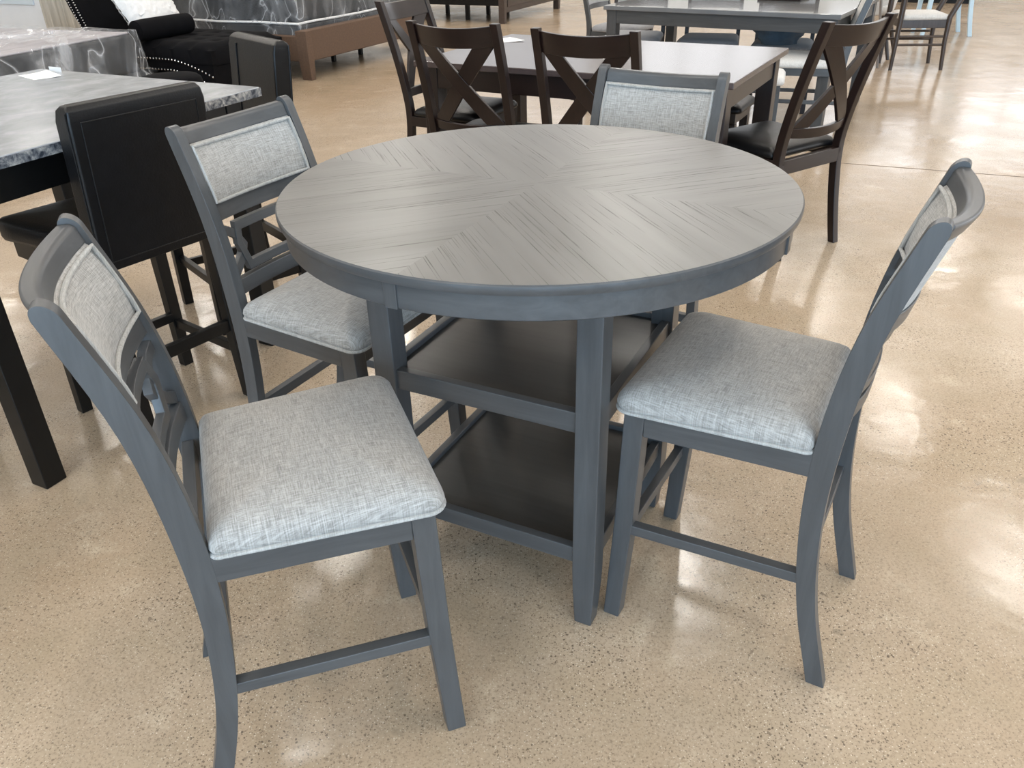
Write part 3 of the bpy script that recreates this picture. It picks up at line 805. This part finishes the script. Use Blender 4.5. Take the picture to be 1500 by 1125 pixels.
# arched valance down both long sides
def upz(x): return .335 - .30 * max(0, x + .05) ** 1.6 * 1.3
def valz(x): return upz(x) - .10 + .0 * x
for s in (1, -1):
    bm = BM(); loft(bm, [[(x, s * .45, .31), (x, s * .45, valz(x)), (x, s * .41, valz(x)), (x, s * .41, .31)] for x in [-.85 + 1.30 * i / 30 for i in range(31)]])
    vl = obj('valance', bm, M['velvet'], ch)
    bm = BM()
    for i in range(36):
        x = -.84 + 1.27 * i / 35
        for z in (valz(x) + .014, upz(x)):
            bmesh.ops.create_uvsphere(bm, u_segments=6, v_segments=4, radius=.0085, matrix=Matrix.Translation((x, s * .453, z)))
    nl = obj('nailhead_trim', bm, M['nail'], vl); nl['kind'] = 'stuff'
bm = BM(); box(bm, -.83, -.79, -.42, .42, .0, .30); obj('end_panel', bm, M['velvet'], ch, .01)
bm = BM(); box(bm, .40, .44, -.42, .42, .0, .30); obj('end_panel', bm, M['velvet'], ch, .01)
bm = BM(); secs = []
for z, x, w in ((.30, -.80, .46), (.5, -.86, .48), (.7, -.95, .50), (.9, -1.06, .48), (1.05, -1.16, .40), (1.12, -1.20, .28)):
    secs.append([(x, -w, z), (x, w, z), (x - .13, w, z), (x - .13, -w, z)])
loft(bm, secs); br = obj('backrest', bm, M['velvet'], ch, .03, 4)
bm = BM()
for s in (1, -1):
    for k in range(34):
        f = k / 33; z = .34 + .66 * f; x = -.815 - .27 * f ** 1.3; w = .475 + .02 * math.sin(PI * f)
        for off in (-.012, -.075): bmesh.ops.create_uvsphere(bm, u_segments=6, v_segments=4, radius=.0075, matrix=Matrix.Translation((x + off - .02, s * (w + .004), z)))
nl = obj('nailhead_trim', bm, M['nail'], br); nl['kind'] = 'stuff'
q = rot2((-2.63, 7.90), -27, -.31, -.20)
bo = thing('bolster', 'black velvet roll bolster lying across the chaise', 'cushion', (q[0], q[1], .465), -27)
bm = BM(); tube(bm, [(0, y, .088) for y in (-.31, -.30, -.2, 0, .2, .30, .31)], [.06, .082, .088, .088, .088, .082, .06], 24); obj('cover', bm, M['velvet'], bo)
bm = BM(); tube(bm, [(0, -.317, .088), (0, -.31, .088)], .02, 12); obj('button', bm, M['velvet'], bo)
# fur pillow leaning on the chaise back
q = rot2((-2.63, 7.90), -27, -.58, -.12)
bm = BM(); nn = 40
def pil(u, v, s):
    a = max(0, 1 - abs(u) ** 3.2) * max(0, 1 - abs(v) ** 3.2); return s * .10 * a ** .6
rows2 = []
rr = random.Random(2)
for s in (1, -1):
    rows_ = []
    for i in range(nn + 1):
        row = []
        for j in range(nn + 1):
            u, v = 2 * i / nn - 1, 2 * j / nn - 1; k = .295 * (1 - .06 * (u * u * v * v))
            jt = .012
            row.append(bm.verts.new((pil(u, v, s) + (rr.random() - .5) * jt, u * k + (rr.random() - .5) * jt, v * k + (rr.random() - .5) * jt)))
        rows_.append(row)
    for i in range(nn):
        for j in range(nn): bm.faces.new((rows_[i][j], rows_[i + 1][j], rows_[i + 1][j + 1], rows_[i][j + 1]))
bmesh.ops.remove_doubles(bm, verts=bm.verts, dist=.001)
fp = obj('fur_pillow', bm, M['fur']); tag(fp, 'fluffy white fur pillow leaning on the black chaise back', 'pillow')
fp.location = (q[0], q[1], .765); fp.rotation_euler = (R(8), R(-26), R(-27))
ot = thing('ottoman', 'round black ottoman top showing over the far edge of the marble table', 'ottoman', (-2.40, 6.22, 0))
bm = BM(); lathe(bm, [(0, .42), (.12, .42), (.19, .41), (.215, .39), (.22, .36), (.22, .10), (.20, .08), (0, .08)], 32); bmesh.ops.remove_doubles(bm, verts=bm.verts, dist=1e-5); obj('body', bm, M['velvet'], ot, sharp=50)
for k in range(4):
    a = PI / 4 + k * PI / 2; bm = BM(); box(bm, .15 * math.cos(a) - .02, .15 * math.cos(a) + .02, .15 * math.sin(a) - .02, .15 * math.sin(a) + .02, 0, .09); obj('foot', bm, M['blackwood'], ot)
# white panelled cupboard and beige sheeting at the far left
wc = thing('cupboard', 'pale blue-white panelled cupboard at the top left corner behind the mattress', 'cupboard', (-4.80, 9.42, 0), 153)
bm = BM(); box(bm, 0, 1.8, -.5, 0, 0, 2.0); obj('body', bm, M['white'], wc, .006)
bm = BM(); box(bm, .10, 1.7, 0, .015, .62, 1.9); obj('door', bm, M['bluewhite'], wc, .004)
rd = thing('room_divider', 'beige ribbed panel standing between the pale cupboard and the black chaise', 'panel', (-4.78, 9.36, 0), -27)
bm = BM(); n = 60
loft(bm, [[(.58 * i / n, .012 * math.sin(i * 1.9), 0), (.58 * i / n, .012 * math.sin(i * 1.9), 1.9), (.58 * i / n, .05, 1.9), (.58 * i / n, .05, 0)] for i in range(n + 1)]); obj('ribbed_sheet', bm, M['beige'], rd)
bm = BM(); box(bm, -.01, .59, .05, .08, 0, 1.92); obj('frame', bm, M['white'], rd, .004)
# ------------------------------------------------------------------ far right group: grey table set, walnut chair, others
gt = rect_table('dining_table', 'grey dining table near the top edge with grey upholstered chairs', 'table', (.744, 6.588), -33.0, 1.69, 1.25, .76, .03, .09, .075, simple('glossy_grey_table_top', (.16, .165, .17), .14, .1, 4, coat=.6), M['greyX'], M['greyZ'], inset=.02)
def make_gchair(label, loc, yaw, seat, fr='grey', H=1.0):
    t = thing('dining_chair', label, 'chair', loc, yaw, 'upholstered dining chairs at the far grey table')
    W = .22
    for s in (1, -1):
        bm = BM(); secs = []
        for i in range(17):
            z = H * i / 16; x = EX(z); secs.append([(x, s * W, z), (x - .04, s * W, z), (x - .04, s * (W - .03), z), (x, s * (W - .03), z)])
        loft(bm, secs); obj('back_post', bm, M[fr + 'Z'], t, .002)
        obj('leg', leg_bm(.22, .23, s * .22, .04, .04, .43), M[fr + 'Z'], t, .002)
        bm = BM(); box(bm, -.19, .19, s * .2 - .01, s * .2 + .01, .38, .43); obj('seat_rail', bm, M[fr + 'X'], t, .002)
        bm = BM(); box(bm, -.19, .19, s * .2 - .009, s * .2 + .009, .20, .225); obj('stretcher', bm, M[fr + 'X'], t, .002)
    def slab(z0, z1, d0, d1, mm, nm):
        bm = BM(); secs = []
        for i in range(9):
            y = -.19 + .38 * i / 8; secs.append([(EX(z) - d - bow(y, .19, .03), y, z) for z, d in ((z0, d1), (z0, d0), (z1, d0), (z1, d1))])
        loft(bm, secs); obj(nm, bm, mm, t, .002)
    slab(H - .07, H - .01, .006, .026, M[fr + 'Y'], 'top_rail'); slab(.60, .64, .006, .026, M[fr + 'Y'], 'back_rail'); slab(.64, H - .07, .0, .026, seat, 'back_panel')
    bm = BM(); box(bm, .19, .21, -.18, .18, .38, .43); obj('seat_rail', bm, M[fr + 'Y'], t, .002)
    bm = BM(); box(bm, -.215, -.195, -.19, .19, .38, .43); obj('seat_rail', bm, M[fr + 'Y'], t, .002)
    obj('seat', cushion_bm(outline(-.18, .235, .215, .235, .02, .05), .43, [(.004, 0), (-.002, .012), (.0, .03), (.014, .046), (.045, .056), (.1, .06)]), seat, t, sharp=80)
    return t
GG = 'upholstered dining chairs at the far grey table'
g1 = make_gchair('grey dining chair at the far left corner of the far grey table', (1.05, 7.90, 0), -33, M['seatgrey'])
g2 = make_gchair('brown framed dining chair with domed grey seat, central beyond the far grey table', (1.64, 6.98, 0), -108, M['seatgrey'], 'esp', .88)
dup(g2, (1.08, 7.25, 0), -108, 'brown framed dining chair with grey seat, leftmost beyond the far grey table', GG)
dup(g2, (2.12, 6.62, 0), -108, 'brown framed dining chair under the blue-grey cloth beyond the far grey table', GG)
make_gchair('grey dining chair with pale seat leaning at the right end of the far grey table', (2.10, 5.93, 0), 161, M['seatlight'])
sl = thing('stool', 'low backless stool with pale seat just right of the brown table corner', 'stool', (1.60, 5.50, 0), -18)
obj('seat', cushion_bm(outline(-.19, .19, .19, .19, .05, .05), .41, [(.004, 0), (-.002, .012), (.0, .03), (.014, .046), (.045, .054), (.1, .058)]), M['seatlight'], sl, sharp=80)
bm = BM(); box(bm, -.17, .17, -.17, .17, .36, .41); obj('seat_frame', bm, M['greyX'], sl, .003)
for sx in (1, -1):
    for sy in (1, -1):
        bm = BM(); box(bm, sx * .15 - .02, sx * .15 + .02, sy * .15 - .02, sy * .15 + .02, 0, .36); obj('leg', bm, M['greyZ'], sl, .002)
# folded blue-grey cloth bag hanging under the table edge
bm = BM(); rr = random.Random(5); secs = []
for k in range(9):
    z = .495 + .15 * k / 8; r = .12 + .012 * k
    secs.append([(r * (1 + .12 * rr.random()) * math.cos(a), .6 * r * (1 + .2 * rr.random()) * math.sin(a), z) for a in [2 * PI * i / 16 for i in range(16)]])
loft(bm, secs); bg = obj('cloth_bundle', bm, M['blueplastic']); bg.location = (2.02, 6.42, -.005); tag(bg, 'blue-grey cloth bundle under the far grey table', 'cloth')
bm = BM(); box(bm, -.16, .16, -.12, .12, .0, .02); bk = obj('folder', bm, M['espX'], bevel=.004); bk.location = (2.10, 6.70, .76); bk.rotation_euler = (0, 0, R(-33)); tag(bk, 'dark brown folder lying on the far grey table', 'folder')

# walnut side chair with cream seat
wcx, wcy = (3.54 + 3.97) / 2, 7.8
wch = thing('side_chair', 'dark walnut side chair with cream seat and double side stretchers', 'chair', (3.86, 8.20, 0), 172)
def rleg(x0, y0, x1, y1, zt, r0, r1, pts=None):
    bm = BM(); P = pts or [(x0, y0, 0), (x1, y1, zt)]; n = len(P)
    tube(bm, P, [1.3 * (r0 + (r1 - r0) * min(1, i / (n - 1) * 1.5)) for i in range(n)], 12); return bm
for (x, y) in ((.22, .20), (.22, -.20)):
    obj('leg', rleg(x + .01, y, x, y, .70 if y > 0 else .70, .013, .022), M['walnut'], wch)
for y in (.19, -.19):
    obj('leg', rleg(0, 0, 0, 0, 0, .013, .020, [(-.22, y, 0), (-.20, y, .25), (-.20, y, .45), (-.27, y, .62), (-.33, y, .80)]), M['walnut'], wch)
obj('seat', cushion_bm(outline(-.20, .22, .19, .21, .03, .04), .43, [(.004, 0), (0, .02), (.01, .04), (.04, .05), (.1, .052)]), M['seatlight'], wch, sharp=80)
bm = BM(); box(bm, -.19, .21, -.19, .19, .36, .43); obj('seat_frame', bm, M['walnut'], wch, .004)
for s in (1, -1):
    for z in (.22, .29):
        bm = BM(); tube(bm, [(-.19, s * .19, z), (.21, s * .20, z)], .011, 8); obj('stretcher', bm, M['walnut'], wch)
bm = BM(); tube(bm, [(.22, .20, .70), (0, .23, .71), (-.2, .21, .74), (-.33, 0, .80), (-.2, -.21, .74), (0, -.23, .71), (.22, -.20, .70)], .018, 10); obj('arm_rail', bm, M['walnut'], wch)
# cream upholstered chair with slanted dark legs to its left
cc = thing('side_chair', 'cream upholstered chair with slanted dark wooden legs beside the walnut chair', 'chair', (3.66, 8.93, 0), 150)
for (x, y, x1, y1) in ((.27, .24, .18, .18), (.27, -.24, .18, -.18), (-.30, .22, -.18, .17), (-.30, -.22, -.18, -.17)):
    obj('leg', rleg(x, y, x1, y1, .42, .012, .022), M['walnut'], cc)
obj('seat', cushion_bm(outline(-.22, .24, .22, .23, .05, .05), .40, [(.01, 0), (0, .02), (.0, .07), (.02, .09), (.08, .10)]), M['seatlight'], cc, sharp=80)
bm = BM(); secs = []
for i in range(13):
    a = R(90 + 180 * i / 12); secs.append([((.24) * math.cos(a), .27 * math.sin(a), .40), (.28 * math.cos(a) - .04, .29 * math.sin(a), .80), (.24 * math.cos(a) - .04, .25 * math.sin(a), .80), (.20 * math.cos(a), .23 * math.sin(a), .40)])
loft(bm, secs); obj('backrest', bm, M['seatlight'], cc, .01, 3)
# thin metal leg pair of a table in the same spot
st = thing('side_table', 'small table on thin grey metal legs behind the brown cross-back chair', 'table', (3.22, 8.00, 0), -30)
bm = BM(); lathe(bm, [(.0, .70), (.33, .70), (.335, .715), (.33, .73), (0, .73)], 32); bmesh.ops.remove_doubles(bm, verts=bm.verts, dist=1e-5); obj('tabletop', bm, M['seatlight'], st)
for k in range(3):
    a = R(-90 + 28 + 120 * k); bm = BM(); tube(bm, [(.36 * math.cos(a), .36 * math.sin(a), 0), (.22 * math.cos(a), .22 * math.sin(a), .70)], .012, 8); obj('leg', bm, M['metal'], st)
# pale blue chair legs at the top edge
pb = thing('side_chair', 'pale blue painted chair with curved legs at the top edge, right of the walnut chair', 'chair', (5.05, 10.22, 0), 172)
for (x, y) in ((.24, .20), (.24, -.20)):
    obj('leg', leg_bm(.22, .24, y, .045, .045, .43), M['paleblue'], pb, .003)
for s in (1, -1):
    bm = BM(); secs = []
    for i in range(17):
        z = i / 16; x = EX(z) - .02; secs.append([(x, s * .21, z), (x - .045, s * .21, z), (x - .045, s * .175, z), (x, s * .175, z)])
    loft(bm, secs); obj('back_post', bm, M['paleblue'], pb, .003)
bm = BM(); box(bm, -.2, .22, -.2, .2, .40, .43); obj('seat_frame', bm, M['paleblue'], pb, .003)
obj('seat', cushion_bm(outline(-.2, .24, .21, .22, .02, .04), .43, [(0, 0), (0, .02), (.02, .04), (.08, .045)]), M['seatlight'], pb, sharp=80)
bm = BM(); loft(bm, [[(EX(z) - .03, -.175, z), (EX(z) - .03, .175, z), (EX(z) - .05, .175, z), (EX(z) - .05, -.175, z)] for z in (.6, .7, .8, .9, .98)]); obj('back_panel', bm, M['paleblue'], pb, .003)
# dark base at the top edge
db = thing('cabinet', 'dark blue-grey cabinet base at the top edge beyond the pale blue chair', 'cabinet', (6.9, 13.10, 0), 150)
bm = BM(); box(bm, .04, 1.46, -.42, -.03, 0, .10); obj('plinth', bm, M['blackwood'], db, .004)
bm = BM(); box(bm, 0, 1.5, -.45, 0, .10, 1.0); obj('body', bm, simple('blue_grey_cabinet', (.05, .065, .08), .4), db, .006)

# ------------------------------------------------------------------ camera
cam = bpy.data.cameras.new('camera'); co = bpy.data.objects.new('camera', cam); COL.objects.link(co)
pitch, roll = .5295, -.026
f = Vector((0, math.cos(pitch), -math.sin(pitch))); r = Vector((1, 0, 0)); u = r.cross(f)
c, s = math.cos(roll), math.sin(roll); r2 = c * r + s * u; u2 = -s * r + c * u
co.matrix_world = Matrix(((r2.x, u2.x, -f.x, 0), (r2.y, u2.y, -f.y, 0), (r2.z, u2.z, -f.z, 1.414), (0, 0, 0, 1)))
cam.sensor_width = 36; cam.lens = 1199.42 / 1500 * 36; cam.clip_start = .05; cam.clip_end = 100
scene.camera = co
vs = scene.view_settings
vs.view_transform = 'Standard'; vs.look = 'None'; vs.gamma = 1; vs.use_curve_mapping = False
vs.exposure = -.12
